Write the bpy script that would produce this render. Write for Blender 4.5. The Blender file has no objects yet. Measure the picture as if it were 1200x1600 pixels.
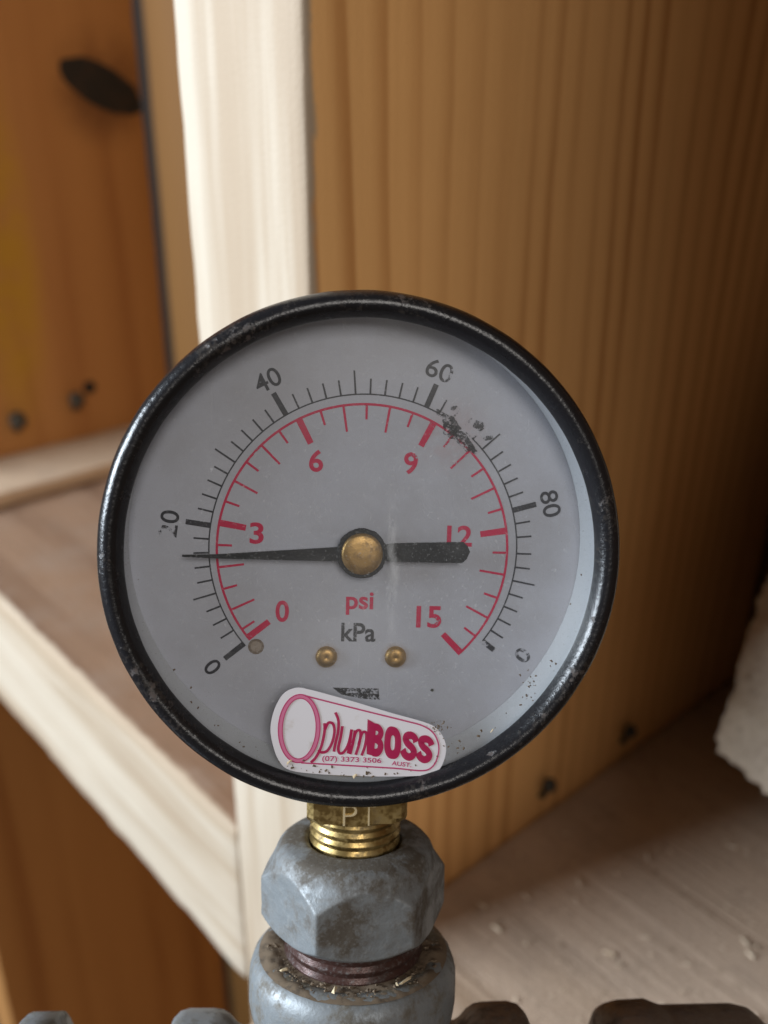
import bpy, bmesh, math, random
from mathutils import Matrix, Vector, noise
random.seed(7)
S = bpy.context.scene
COL = S.collection
MM = 0.001
H0 = 1.20                                   # camera height above the foot of the left plank (m)

# ------------------------------------------------------------------ camera
cam_d = bpy.data.cameras.new('camera')
cam = bpy.data.objects.new('camera', cam_d)
COL.objects.link(cam)
cam_d.sensor_fit = 'VERTICAL'
cam_d.sensor_height = 36.0
cam_d.lens = 1525 / 1600 * 36.0
cam_d.clip_start = 0.005
cam_d.clip_end = 50
cam_d.dof.use_dof = True
cam_d.dof.focus_distance = 0.1345
cam_d.dof.aperture_fstop = 16
cr = Matrix(((0.661729, -0.330268, 0.673081), (0.749719, 0.284303, -0.597573), (0.006000, 0.900053, 0.435740)))
cam.matrix_world = Matrix.Translation((0, 0, H0)) @ cr.to_4x4()
S.camera = cam

# ------------------------------------------------------------------ light
world = bpy.data.worlds.new('World')
S.world = world
world.use_nodes = True
bg = world.node_tree.nodes['Background']
bg.inputs[0].default_value = (1.0, 0.70, 0.42, 1)
bg.inputs[1].default_value = 0.06


def area(name, loc, target, sx, sy, power, col):
    l = bpy.data.lights.new(name, 'AREA')
    l.shape = 'RECTANGLE'
    l.size, l.size_y, l.energy, l.color = sx, sy, power, col
    o = bpy.data.objects.new(name, l)
    COL.objects.link(o)
    o.location = loc
    d = Vector(target) - Vector(loc)
    o.rotation_euler = d.to_track_quat('-Z', 'Y').to_euler()
    return o


G0 = Vector((-0.0968, 0.0812, H0 - 0.0666))
area('window_light', G0 + 1.25 * Vector((-0.56, -0.78, 0.27)), G0, 0.70, 0.50, 41, (0.80, 0.90, 1.0))
area('fill_light', G0 + 1.5 * Vector((0.72, -0.40, 0.57)), G0, 0.6, 0.6, 9.0, (1.0, 0.95, 0.90))  # added fill lamp, brightens the dial and the post's wide face

S.render.engine = 'CYCLES'
S.cycles.use_denoising = True
S.cycles.max_bounces = 10
S.cycles.transparent_max_bounces = 16
S.view_settings.view_transform = 'Standard'
S.view_settings.look = 'None'
S.view_settings.gamma = 1
S.view_settings.exposure = 0


# ------------------------------------------------------------------ material helpers
class NT:
    def __init__(self, name):
        self.m = bpy.data.materials.new(name)
        self.m.use_nodes = True
        self.t = self.m.node_tree
        self.t.nodes.clear()
        self.out = self.n('ShaderNodeOutputMaterial')

    def n(self, typ, **kw):
        nd = self.t.nodes.new(typ)
        for k, v in kw.items():
            setattr(nd, k, v)
        return nd

    def link(self, a, b):
        self.t.links.new(a, b)

    def put(self, sock, v):
        if hasattr(v, 'is_output'):
            self.link(v, sock)
        elif isinstance(v, (tuple, list)) and len(v) == 3 and sock.type == 'RGBA':
            sock.default_value = (*v, 1)
        else:
            sock.default_value = v

    def math(self, op, a, b=0.0, c=None, clamp=False):
        nd = self.n('ShaderNodeMath', operation=op, use_clamp=clamp)
        self.put(nd.inputs[0], a)
        self.put(nd.inputs[1], b)
        if c is not None:
            self.put(nd.inputs[2], c)
        return nd.outputs[0]

    def obj(self):
        return self.n('ShaderNodeTexCoord').outputs['Object']

    def mapped(self, vec, scale, loc=(0, 0, 0)):
        nd = self.n('ShaderNodeMapping')
        self.link(vec, nd.inputs[0])
        nd.inputs['Scale'].default_value = scale
        nd.inputs['Location'].default_value = loc
        return nd.outputs[0]

    def noise(self, vec, scale, detail=4, rough=0.55, dist=0.0):
        nd = self.n('ShaderNodeTexNoise')
        self.link(vec, nd.inputs['Vector'])
        nd.inputs['Scale'].default_value = scale
        nd.inputs['Detail'].default_value = detail
        nd.inputs['Roughness'].default_value = rough
        nd.inputs['Distortion'].default_value = dist
        return nd.outputs['Fac']

    def step(self, v, lo, hi):
        nd = self.n('ShaderNodeMapRange', interpolation_type='SMOOTHSTEP')
        self.put(nd.inputs[0], v)
        nd.inputs[1].default_value = lo
        nd.inputs[2].default_value = hi
        return nd.outputs[0]

    def mix(self, f, a, b):
        nd = self.n('ShaderNodeMix', data_type='RGBA')
        self.put(nd.inputs[0], f)
        self.put(nd.inputs[6], a)
        self.put(nd.inputs[7], b)
        return nd.outputs[2]

    def ball(self, vec, centre, r0, r1):
        nd = self.n('ShaderNodeVectorMath', operation='DISTANCE')
        self.link(vec, nd.inputs[0])
        nd.inputs[1].default_value = centre
        return self.step(nd.outputs['Value'], r1, r0) if False else self.math('SUBTRACT', 1.0, self.step(nd.outputs['Value'], r0, r1))

    def bump(self, h, strength, dist):
        nd = self.n('ShaderNodeBump')
        self.link(h, nd.inputs['Height'])
        nd.inputs['Strength'].default_value = strength
        nd.inputs['Distance'].default_value = dist
        return nd.outputs[0]

    def bsdf(self, col, rough=0.5, metal=0.0, normal=None, spec=0.5, **kw):
        nd = self.n('ShaderNodeBsdfPrincipled')
        self.put(nd.inputs['Base Color'], col)
        self.put(nd.inputs['Roughness'], rough)
        self.put(nd.inputs['Metallic'], metal)
        nd.inputs['Specular IOR Level'].default_value = spec
        if normal is not None:
            self.link(normal, nd.inputs['Normal'])
        return nd.outputs[0]

    def done(self, sh):
        self.link(sh, self.out.inputs[0])
        return self.m

    def masked(self, sh, alpha):
        tr = self.n('ShaderNodeBsdfTransparent').outputs[0]
        mx = self.n('ShaderNodeMixShader')
        self.put(mx.inputs[0], alpha)
        self.link(tr, mx.inputs[1])
        self.link(sh, mx.inputs[2])
        return self.done(mx.outputs[0])


def wood(name, axis, centre, freq, light, dark, depth=0.55, streak=0.25, seed=0.0, bump=0.25, grey=0.0, stain=None, dirt=0.0, face=None):
    """growth rings round an axis (metres, object space), stretched fibre noise along the grain"""
    t = NT(name)
    p = t.obj()
    ax = 'xyz'.index(axis)
    st = [1.0, 1.0, 1.0]
    st[ax] = 0.06
    sv = t.mapped(p, st, (seed, seed * 1.7, seed * 0.6))
    wob = t.noise(sv, 22, 3, 0.5)
    flat = [1.0, 1.0, 1.0]
    flat[ax] = 0.0
    fv = t.mapped(p, flat, tuple(-c if i != ax else 0 for i, c in enumerate(centre)))
    ln = t.n('ShaderNodeVectorMath', operation='LENGTH')
    t.link(fv, ln.inputs[0])
    big = t.noise(t.mapped(p, [1.0 if i != ax else 0.25 for i in range(3)], (seed, 3, 1)), 6, 2)
    r = t.math('ADD', ln.outputs['Value'], t.math('ADD', t.math('MULTIPLY', wob, 0.010), t.math('MULTIPLY', big, 0.05)))
    fr = t.math('FRACT', t.math('MULTIPLY', r, freq))
    ring = t.math('MULTIPLY', t.step(fr, 0.35, 0.86), t.math('SUBTRACT', 1.0, t.step(fr, 0.86, 1.0)))
    ring = t.math('MULTIPLY', ring, t.math('MULTIPLY', t.step(t.noise(t.mapped(p, st, (seed, 5, 5)), 45, 3), 0.30, 0.72), 1.7))
    fib_s = [1.0, 1.0, 1.0]
    fib_s[ax] = 0.018
    fib = t.noise(t.mapped(p, fib_s, (seed * 2, 0, 0)), 420, 3, 0.6)
    tone = t.noise(t.mapped(p, st, (0, seed, 4)), 35, 3, 0.55)
    f = t.math('ADD', t.math('MULTIPLY', ring, depth), t.math('MULTIPLY', t.math('SUBTRACT', tone, 0.42), streak * 2.2))
    f = t.math('ADD', f, t.math('MULTIPLY', t.math('SUBTRACT', fib, 0.5), 0.35), clamp=True)
    c = t.mix(f, light, dark)
    if grey:
        g = t.noise(t.mapped(p, (1, 1, 1), (seed, 9, 2)), 28, 5, 0.65)
        c = t.mix(t.math('MULTIPLY', t.step(g, 0.45, 0.7), grey), c, (0.30, 0.23, 0.18))
    if dirt:
        g = t.noise(p, 260, 4, 0.7)
        c = t.mix(t.math('MULTIPLY', t.step(g, 0.58, 0.72), dirt), c, (0.14, 0.09, 0.05))
    if face is not None:                    # sawn front face made paler; its strong lighting is painted into the colour
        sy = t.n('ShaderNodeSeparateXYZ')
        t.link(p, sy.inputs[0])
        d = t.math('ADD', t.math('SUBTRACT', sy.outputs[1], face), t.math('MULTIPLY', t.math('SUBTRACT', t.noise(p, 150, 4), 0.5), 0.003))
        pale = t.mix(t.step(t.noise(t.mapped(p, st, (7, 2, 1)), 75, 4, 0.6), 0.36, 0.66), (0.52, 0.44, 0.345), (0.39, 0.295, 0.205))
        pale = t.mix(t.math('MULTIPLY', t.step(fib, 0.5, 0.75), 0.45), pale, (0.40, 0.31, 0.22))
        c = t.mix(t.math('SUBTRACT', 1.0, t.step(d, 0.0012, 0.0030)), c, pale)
    for (ctr, r0, r1, scol, amt, zs) in (stain or []):
        w = t.noise(p, 55, 3, 0.6)
        b = t.math('MULTIPLY', t.ball(t.mapped(p, (1, 1, zs)), (ctr[0], ctr[1], ctr[2] * zs), r0, r1), t.step(w, 0.2, 0.6))
        c = t.mix(t.math('MULTIPLY', b, amt), c, scol)
    rough_n = t.noise(p, 900, 3, 0.7)
    h = t.math('ADD', t.math('MULTIPLY', fib, 1.0), t.math('MULTIPLY', rough_n, 0.6))
    sh = t.bsdf(c, 0.62, 0.0, t.bump(h, bump, 0.0006), 0.3)
    return t.done(sh)


PL, PD = (0.82, 0.455, 0.175), (0.50, 0.22, 0.065)
M = {}
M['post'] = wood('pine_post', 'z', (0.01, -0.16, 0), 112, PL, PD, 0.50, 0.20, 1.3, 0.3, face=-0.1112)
M['plank'] = wood('pine_plank', 'z', (0.03, -0.30, 0), 30, (0.40, 0.19, 0.062), (0.26, 0.10, 0.028), 0.35, 0.35, 4.1, 0.2,
                  stain=[((0.022, -0.006, 0.41), 0.010, 0.026, (0.42, 0.24, 0.015), 0.75, 0.22), ((0.022, 0.063, 0.486), 0.010, 0.036, (0.12, 0.045, 0.015), 0.8, 1.0)])
M['cross'] = wood('pine_cross', 'x', (0, 0.02, -0.25), 60, (0.29, 0.185, 0.12), (0.18, 0.105, 0.065), 0.6, 0.45, 2.2, 0.6, 0.45, dirt=0.5, face=-0.1112)  # dark top, pale front: contrast of shade and light put into the colour
M['batten'] = wood('pine_batten', 'y', (0, 0.02, -0.25), 60, (0.50, 0.38, 0.27), (0.36, 0.24, 0.14), 0.5, 0.3, 6.2, 0.4, 0.3)
M['sill'] = wood('pine_sill', 'x', (0.0, 0.05, -0.35), 55, (0.52, 0.39, 0.29), (0.32, 0.22, 0.145), 0.7, 0.5, 8.8, 0.9, 0.4, dirt=0.6)
M['offcut'] = wood('pine_offcut', 'z', (0.05, 0.3, 0), 60, (0.50, 0.41, 0.31), (0.33, 0.25, 0.17), 0.4, 0.3, 3.7, 1.0, 0.6, dirt=0.75)
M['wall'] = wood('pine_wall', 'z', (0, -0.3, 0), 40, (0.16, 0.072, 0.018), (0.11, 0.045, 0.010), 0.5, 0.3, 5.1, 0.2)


M['blocker_dark'] = wood('light_blocker_dark', 'z', (0, -0.3, 0), 40, (0.07, 0.035, 0.016), (0.05, 0.024, 0.01), 0.5, 0.3, 6.4, 0.2)  # for the unseen blocker, kept dark so it bounces little light
M['gap_shade'] = wood('gap_shade_black', 'z', (0, -0.3, 0), 40, (0.014, 0.008, 0.005), (0.01, 0.006, 0.004), 0.5, 0.3, 2.4, 0.2)  # near-black colour standing in for shadow in the gap


def simple(name, col, rough=0.5, metal=0.0, spec=0.5, bscale=0, bstr=0.2, bdist=0.0001, vary=0.0, vcol=(0, 0, 0), vscale=300, lo=0.5, hi=0.65):
    t = NT(name)
    p = t.obj()
    c = col
    if vary:
        c = t.mix(t.math('MULTIPLY', t.step(t.noise(p, vscale, 5, 0.65), lo, hi), vary), col, vcol)
    nrm = t.bump(t.noise(p, bscale, 4, 0.6), bstr, bdist) if bscale else None
    return t.done(t.bsdf(c, rough, metal, nrm, spec))


M['knot'] = simple('knot_wood', (0.007, 0.005, 0.004), 0.7, bscale=400, vary=0.6, vcol=(0.03, 0.013, 0.006), vscale=90)
M['nail'] = simple('nail_steel', (0.055, 0.052, 0.042), 0.75, 0.0)


def black_enamel():
    t = NT('worn_black_enamel')
    p = t.obj()
    sx = t.n('ShaderNodeSeparateXYZ')
    t.link(p, sx.inputs[0])
    n1 = t.noise(p, 420, 6, 0.7)
    n2 = t.noise(p, 90, 4, 0.6)
    n3 = t.noise(p, 1600, 3, 0.6)
    crest = t.math('SUBTRACT', 1.0, t.step(sx.outputs[1], -0.0117, -0.0098))
    w = t.math('ADD', t.math('MULTIPLY', n1, 0.75), t.math('ADD', t.math('MULTIPLY', n2, 0.5), t.math('MULTIPLY', crest, 0.10)))
    worn = t.step(w, 0.81, 0.88)
    dust = t.step(t.math('ADD', t.math('MULTIPLY', n3, 0.6), t.math('MULTIPLY', n2, 0.6)), 0.62, 0.78)
    c = t.mix(dust, (0.010, 0.010, 0.012), (0.034, 0.030, 0.028))
    c = t.mix(t.math('MULTIPLY', worn, 0.6), c, (0.12, 0.095, 0.085))
    rg = t.math('ADD', 0.20, t.math('ADD', t.math('MULTIPLY', worn, 0.2), t.math('MULTIPLY', n1, 0.12)))
    h = t.math('ADD', t.math('MULTIPLY', n1, 1.0), t.math('SUBTRACT', t.math('MULTIPLY', n3, 0.6), t.math('MULTIPLY', worn, 0.5)))
    return t.done(t.bsdf(c, rg, 0.0, t.bump(h, 0.45, 0.0002), 0.5))


M['enamel'] = black_enamel()


def dial_paint():
    t = NT('dial_paint')
    p = t.obj()
    n1 = t.noise(p, 60, 4, 0.6)
    n2 = t.noise(p, 1500, 3, 0.6)
    c = t.mix(t.step(n1, 0.35, 0.75), (0.52, 0.525, 0.595), (0.44, 0.435, 0.48))
    c = t.mix(t.math('MULTIPLY', t.step(n2, 0.62, 0.75), 0.25), c, (0.56, 0.56, 0.60))
    # faint grime round the two screws and the old rivet mark, and pink bleed where the scale has smeared
    for ctr, r0, r1, col, a in (((-4.72, -5, -15.32), 1.0, 2.3, (0.27, 0.19, 0.12), 0.75), ((5.17, -5, -15.31), 1.0, 2.4, (0.27, 0.19, 0.12), 0.75),
                                ((12.5, -5, 16.5), 1.0, 7.0, (0.50, 0.33, 0.34), 0.35)):
        b = t.ball(p, tuple(x * MM for x in ctr), r0 * MM, r1 * MM)
        c = t.mix(t.math('MULTIPLY', t.math('MULTIPLY', b, t.step(t.noise(p, 700, 4, 0.6), 0.3, 0.65)), a), c, col)
    return t.done(t.bsdf(c, 0.55, 0.0, t.bump(n2, 0.1, 0.00005), 0.3))


M['dial'] = dial_paint()
M['rim_white'] = simple('white_ring', (0.58, 0.59, 0.62), 0.35, spec=0.5)


def print_ink(name, col, zones, base_wear=0.35, scale=900, alpha=0.93):
    """ink with rubbed-off specks; zones are (centre mm, radius mm, strength) where it has flaked away"""
    t = NT(name)
    p = t.obj()
    n1 = t.noise(p, scale, 5, 0.7)
    n2 = t.noise(p, 3200, 2, 0.6)
    v = t.math('ADD', t.math('MULTIPLY', n1, 0.7), t.math('MULTIPLY', n2, 0.3))
    thr = base_wear
    for ctr, r0, r1, s in zones:
        b = t.math('MULTIPLY', t.ball(p, tuple(x * MM for x in ctr), r0 * MM, r1 * MM), s)
        thr = t.math('ADD', thr, b)
    a = t.math('MULTIPLY', t.step(t.math('SUBTRACT', v, thr), -0.04, 0.07), alpha)
    return t.masked(t.bsdf(col, 0.5, 0, None, 0.3), a)


ZK = [((14.2, -5, 19.2), 2.0, 5.2, 0.20), ((12.3, -5, 24.8), 0.8, 1.8, 0.14), ((-27.2, -5, 2.0), 1.2, 2.2, 0.14), ((21.6, -5, -17.2), 2.6, 4.2, 0.40),
      ((-24.5, -5, 3.9), 0.3, 1.1, 0.12), ((-1, -5, -11.8), 0.5, 3.0, 0.06), ((18.0, -5, -13.2), 0.5, 1.8, 0.12)]
ZR = [((13.0, -5, 16.8), 2.0, 6.5, 0.14), ((7.4, -5, 13.8), 0.5, 1.8, 0.10), ((10.8, -5, -10.6), 0.5, 2.0, 0.10), ((-15, -5, 14), 1, 2.6, 0.10)]
M['ink_black'] = print_ink('black_dial_ink', (0.035, 0.035, 0.045), ZK, 0.34)
M['ink_red'] = print_ink('red_dial_ink', (0.64, 0.016, 0.085), ZR, 0.33)
M['ink_smudge'] = print_ink('smudged_ink', (0.03, 0.03, 0.035), [], 0.455, 1300, 0.72)
M['ink_stamp'] = print_ink('faded_stamp_ink', (0.03, 0.03, 0.035), [], 0.455, 800)
M['pointer'] = print_ink('pointer_black', (0.012, 0.013, 0.018), [], 0.10)
M['pointer'] = simple('pointer_black_paint', (0.006, 0.007, 0.011), 0.6, vary=0.45, vcol=(0.12, 0.13, 0.15), vscale=1100, lo=0.60, hi=0.72, bscale=1500)


def metal(name, col, rough, dirtcol, amount, lo, hi, scale=260, bstr=0.5, bd=0.0002, met=0.9, zone=None):
    t = NT(name)
    p = t.obj()
    n1 = t.noise(p, scale, 6, 0.65)
    n2 = t.noise(p, scale * 5, 4, 0.65)
    d = t.math('MULTIPLY', t.step(t.math('ADD', t.math('MULTIPLY', n1, 0.75), t.math('MULTIPLY', n2, 0.25)), lo, hi), amount)
    if zone:
        for ctr, r0, r1, s in zone:
            b = t.ball(p, tuple(x * MM for x in ctr), r0 * MM, r1 * MM)
            d = t.math('ADD', d, t.math('MULTIPLY', t.math('MULTIPLY', b, t.step(n1, 0.22, 0.6)), s), clamp=True)
    c = t.mix(d, col, dirtcol)
    c = t.mix(t.math('MULTIPLY', t.step(n2, 0.5, 0.8), 0.3), c, (0.36, 0.38, 0.38) if met < 0.8 else col)
    r = t.math('ADD', rough, t.math('ADD', t.math('MULTIPLY', d, 0.35), t.math('MULTIPLY', n2, 0.12)))
    h = t.math('ADD', n1, t.math('MULTIPLY', n2, 0.22))
    return t.done(t.bsdf(c, r, t.math('MULTIPLY', t.math('SUBTRACT', 1.0, d), met), t.bump(h, bstr, bd), 0.5))


M['brass'] = metal('brass', (0.44, 0.315, 0.125), 0.27, (0.11, 0.075, 0.03), 0.8, 0.44, 0.66, 350, 0.25, 0.0001, 1.0)
M['brass_dull'] = metal('dull_brass', (0.50, 0.31, 0.12), 0.38, (0.20, 0.12, 0.06), 0.6, 0.48, 0.68, 700, 0.4, 0.0001, 0.95)
M['brass_edge'] = simple('pale_brass', (0.62, 0.50, 0.30), 0.45, 0.3)  # paler than the shank so the stamped letters show
M['rivet_grime'] = simple('rivet_grime', (0.17, 0.12, 0.085), 0.7, vary=0.8, vcol=(0.3, 0.25, 0.2), vscale=1500)
M['rivet_face'] = simple('rivet_face', (0.34, 0.27, 0.22), 0.5, vary=0.6, vcol=(0.2, 0.14, 0.1), vscale=1200)
M['galv'] = metal('galvanised_iron', (0.19, 0.21, 0.225), 0.42, (0.085, 0.070, 0.050), 0.85, 0.44, 0.60, 190, 0.6, 0.0003, 0.3)
M['galv_nut'] = metal('galvanised_nut', (0.20, 0.215, 0.225), 0.40, (0.075, 0.062, 0.048), 0.85, 0.42, 0.66, 260, 0.6, 0.0003, 0.3,
                      [((0, 0, -44.0), 10.5, 13.2, 0.95), ((4, -6, -44), 4, 8, 0.6), ((-2, -13, -52.5), 1.5, 5.5, 0.85), ((9, -9, -52), 1.5, 5.5, 0.5)])
M['galv_tee'] = metal('galvanised_tee', (0.20, 0.215, 0.225), 0.42, (0.09, 0.072, 0.048), 0.85, 0.46, 0.62, 230, 0.6, 0.0003, 0.3,
                      [((0, 0, -61), 12, 15.2, 0.9)])
M['rust'] = metal('rusty_thread', (0.062, 0.030, 0.025), 0.24, (0.03, 0.017, 0.013), 0.7, 0.45, 0.65, 400, 0.5, 0.0002, 0.4)
M['brown_iron'] = metal('brown_iron', (0.15, 0.11, 0.085), 0.45, (0.06, 0.04, 0.03), 0.8, 0.45, 0.62, 240, 0.6, 0.0004, 0.5)
M['dirt'] = simple('dry_dirt', (0.13, 0.092, 0.058), 0.9, bscale=900, vary=0.7, vcol=(0.05, 0.036, 0.025), vscale=600)
M['straw'] = simple('wood_shaving', (0.62, 0.50, 0.32), 0.8)
M['sawdust'] = simple('sawdust', (0.66, 0.54, 0.40), 0.9, vary=0.6, vcol=(0.42, 0.30, 0.19), vscale=120)


def lens_mat():
    t = NT('scratched_lens')
    p = t.obj()
    gl = t.n('ShaderNodeBsdfGlossy')
    gl.inputs['Roughness'].default_value = 0.38
    tr = t.n('ShaderNodeBsdfTransparent')
    tr.inputs[0].default_value = (0.95, 0.96, 0.96, 1)
    fr = t.n('ShaderNodeFresnel')
    fr.inputs[0].default_value = 1.45
    m1 = t.n('ShaderNodeMixShader')
    t.link(t.math('MULTIPLY', fr.outputs[0], 0.5), m1.inputs[0])
    t.link(tr.outputs[0], m1.inputs[1])
    t.link(gl.outputs[0], m1.inputs[2])
    df = t.n('ShaderNodeBsdfDiffuse')
    df.inputs[0].default_value = (0.80, 0.80, 0.80, 1)
    sp = t.math('ADD', t.step(t.noise(p, 1400, 3, 0.6), 0.66, 0.76), t.math('MULTIPLY', t.step(t.noise(p, 3200, 2, 0.5), 0.64, 0.74), 0.7))
    fog = t.math('ADD', t.step(t.noise(p, 45, 5, 0.6), 0.35, 0.8), t.math('MULTIPLY', t.step(t.noise(p, 210, 5, 0.7), 0.5, 0.75), 1.2))
    sx = t.n('ShaderNodeSeparateXYZ')
    t.link(p, sx.inputs[0])
    # a wavering scuff running down beside the hub
    wob = t.math('MULTIPLY', t.math('SUBTRACT', t.noise(t.mapped(p, (0, 0, 1)), 140, 4, 0.6), 0.5), 0.0040)
    dx = t.math('ABSOLUTE', t.math('SUBTRACT', t.math('SUBTRACT', sx.outputs[0], wob), 0.0040))
    sc = t.math('MULTIPLY', t.math('SUBTRACT', 1.0, t.step(dx, 0.0001, 0.0010)), t.ball(p, (0.004, -0.0101, -0.001), 0.003, 0.013))
    sc = t.math('MULTIPLY', sc, t.step(t.noise(t.mapped(p, (1, 1, 0.3)), 900, 4, 0.7), 0.38, 0.62))
    sr = t.noise(t.mapped(p, (1, 1, 0.05), (0, 0, 3)), 1500, 2, 0.5)
    a = t.math('ADD', t.math('MULTIPLY', fog, 0.022), t.math('ADD', t.math('MULTIPLY', sp, 0.20), t.math('MULTIPLY', sc, 0.16)))
    a = t.math('ADD', a, t.math('MULTIPLY', t.step(sr, 0.70, 0.76), 0.05))
    m2 = t.n('ShaderNodeMixShader')
    t.link(a, m2.inputs[0])
    t.link(m1.outputs[0], m2.inputs[1])
    t.link(df.outputs[0], m2.inputs[2])
    return t.done(m2.outputs[0])


M['lens'] = lens_mat()
M['sticker'] = simple('sticker_paper', (0.72, 0.70, 0.735), 0.45, vary=0.5, vcol=(0.45, 0.38, 0.30), vscale=260, lo=0.60, hi=0.78)
M['pink'] = simple('sticker_pink', (0.60, 0.17, 0.30), 0.45)
M['magenta'] = print_ink('sticker_magenta', (0.40, 0.010, 0.075), [((3.5, -10, -25.5), 0.3, 2.2, 0.10)], 0.24)
M['line'] = print_ink('sticker_line', (0.50, 0.05, 0.16), [], 0.27)


# ------------------------------------------------------------------ mesh helpers
def new(name, verts, faces, mat, parent=None, smooth=False, **props):
    me = bpy.data.meshes.new(name)
    me.from_pydata([tuple(v) for v in verts], [], faces)
    me.validate()
    bm = bmesh.new()
    bm.from_mesh(me)
    bmesh.ops.recalc_face_normals(bm, faces=bm.faces)
    bm.to_mesh(me)
    bm.free()
    if smooth:
        me.polygons.foreach_set('use_smooth', [True] * len(me.polygons))
    me.materials.append(M[mat])
    o = bpy.data.objects.new(name, me)
    COL.objects.link(o)
    if parent:
        o.parent = parent
    for k, v in props.items():
        o[k] = v
    return o


def empty(name, mw, **props):
    o = bpy.data.objects.new(name, None)
    COL.objects.link(o)
    o.matrix_world = mw
    o.empty_display_size = 0.01
    for k, v in props.items():
        o[k] = v
    return o


def fbm(v, s, seed=0.0):
    return noise.fractal(Vector((v[0] * s + seed, v[1] * s - seed, v[2] * s + 2 * seed)), 0.9, 2.0, 4)


def timber(name, lo, hi, mat, rad=0.0015, res=0.006, amp=0.0003, seed=0.0, fine=None, parent=None, **props):
    """a sawn length of timber: rounded, slightly uneven box; lo/hi in world metres, object origin at its centre"""
    lo, hi = Vector(lo), Vector(hi)
    ctr = (lo + hi) / 2
    hf = (hi - lo) / 2
    axes = []
    for k in range(3):
        nseg = max(2, int(round(2 * hf[k] / res)))
        xs = [-hf[k], -hf[k] + rad * 0.3, -hf[k] + rad]
        inner = [-hf[k] + rad + (2 * hf[k] - 2 * rad) * i / nseg for i in range(1, nseg)]
        axes.append(xs + inner + [hf[k] - rad, hf[k] - rad * 0.3, hf[k]])
    verts, faces, idx = [], [], {}

    def vid(p):
        key = (round(p[0], 6), round(p[1], 6), round(p[2], 6))
        if key not in idx:
            v = Vector(p)
            c = Vector([max(-hf[k] + rad, min(hf[k] - rad, v[k])) for k in range(3)])
            d = v - c
            nn = d.normalized() if d.length > 1e-9 else Vector((0, 0, 0))
            q = c + nn * rad if d.length > 1e-9 else v
            edge = sum(1 for k in range(3) if abs(v[k]) > hf[k] - rad * 1.01)
            a = amp * (1.5 if edge > 1 else 1.0)
            q = q + nn * a * (fbm(v, 60, seed) + 0.6 * fbm(v, 260, seed + 3))
            idx[key] = len(verts)
            verts.append(q)
        return idx[key]
    for k in range(3):
        a, b = [j for j in range(3) if j != k]
        for s in (-1, 1):
            for i in range(len(axes[a]) - 1):
                for j in range(len(axes[b]) - 1):
                    q = []
                    for (ii, jj) in ((i, j), (i + 1, j), (i + 1, j + 1), (i, j + 1)):
                        p = [0, 0, 0]
                        p[k] = s * hf[k]
                        p[a] = axes[a][ii]
                        p[b] = axes[b][jj]
                        q.append(vid(p))
                    faces.append(q)
    o = new(name, verts, faces, mat, parent, True, **props)
    o.location = ctr
    return o


def rev(profile, axis, seg=128, rfun=None, cap=False):
    """revolve (radius, height) pairs round a local axis; rfun(theta, r, h) may change the radius. mm in, metres out"""
    verts, faces = [], []
    for (r, h) in profile:
        for i in range(seg):
            th = 2 * math.pi * i / seg
            rr = rfun(th, r, h) if rfun else r
            c, s = rr * math.sin(th), rr * math.cos(th)
            if axis == 'y':
                v = (c, h, s)
            elif axis == 'z':
                v = (c, -s, h)
            else:
                v = (h, c, s)
            verts.append(Vector(v) * MM)
    for k in range(len(profile) - 1):
        for i in range(seg):
            j = (i + 1) % seg
            faces.append((k * seg + i, k * seg + j, (k + 1) * seg + j, (k + 1) * seg + i))
    if cap:
        faces.append(tuple(range(seg)))
        n = (len(profile) - 1) * seg
        faces.append(tuple(range(n, n + seg)))
    return verts, faces


def flat(poly, y, thick=0.0):
    """polygon of (x, z) mm lying parallel to the dial at depth y, optional thickness backwards"""
    n = len(poly)
    v = [Vector((x, y, z)) * MM for x, z in poly]
    f = [tuple(range(n))]
    if thick:
        v += [Vector((x, y + thick, z)) * MM for x, z in poly]
        f += [tuple(range(2 * n - 1, n - 1, -1))] + [(i, i + n, (i + 1) % n + n, (i + 1) % n) for i in range(n)]
    return v, f


def stroke(pts, w, y, closed=False, wend=None):
    """ribbon of width w along a polyline of (x, z) mm"""
    P = [Vector(p) for p in pts]
    n = len(P)
    v, f = [], []
    for i in range(n):
        a = P[(i - 1) % n] if closed or i > 0 else P[i]
        b = P[(i + 1) % n] if closed or i < n - 1 else P[i]
        d = (b - a).normalized()
        nn = Vector((-d.y, d.x))
        ww = (w if wend is None else w + (wend - w) * i / (n - 1)) / 2
        for s in (1, -1):
            q = P[i] + nn * ww * s
            v.append(Vector((q.x, y, q.y)) * MM)
    for i in range(n if closed else n - 1):
        j = (i + 1) % n
        f.append((2 * i, 2 * i + 1, 2 * j + 1, 2 * j))
    return v, f


def smoothline(pts, closed=False, k=8):
    P = [Vector(p) for p in pts]
    n = len(P)
    out = []
    for i in range(n if closed else n - 1):
        p0 = P[(i - 1) % n] if closed or i > 0 else P[i]
        p1, p2 = P[i], P[(i + 1) % n]
        p3 = P[(i + 2) % n] if closed or i + 2 < n else P[i + 1]
        for j in range(k):
            t = j / k
            out.append(0.5 * ((2 * p1) + (p2 - p0) * t + (2 * p0 - 5 * p1 + 4 * p2 - p3) * t * t + (3 * p1 - p0 - 3 * p2 + p3) * t ** 3))
    if not closed:
        out.append(P[-1])
    return [tuple(p) for p in out]


_font_cache = {}


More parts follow.
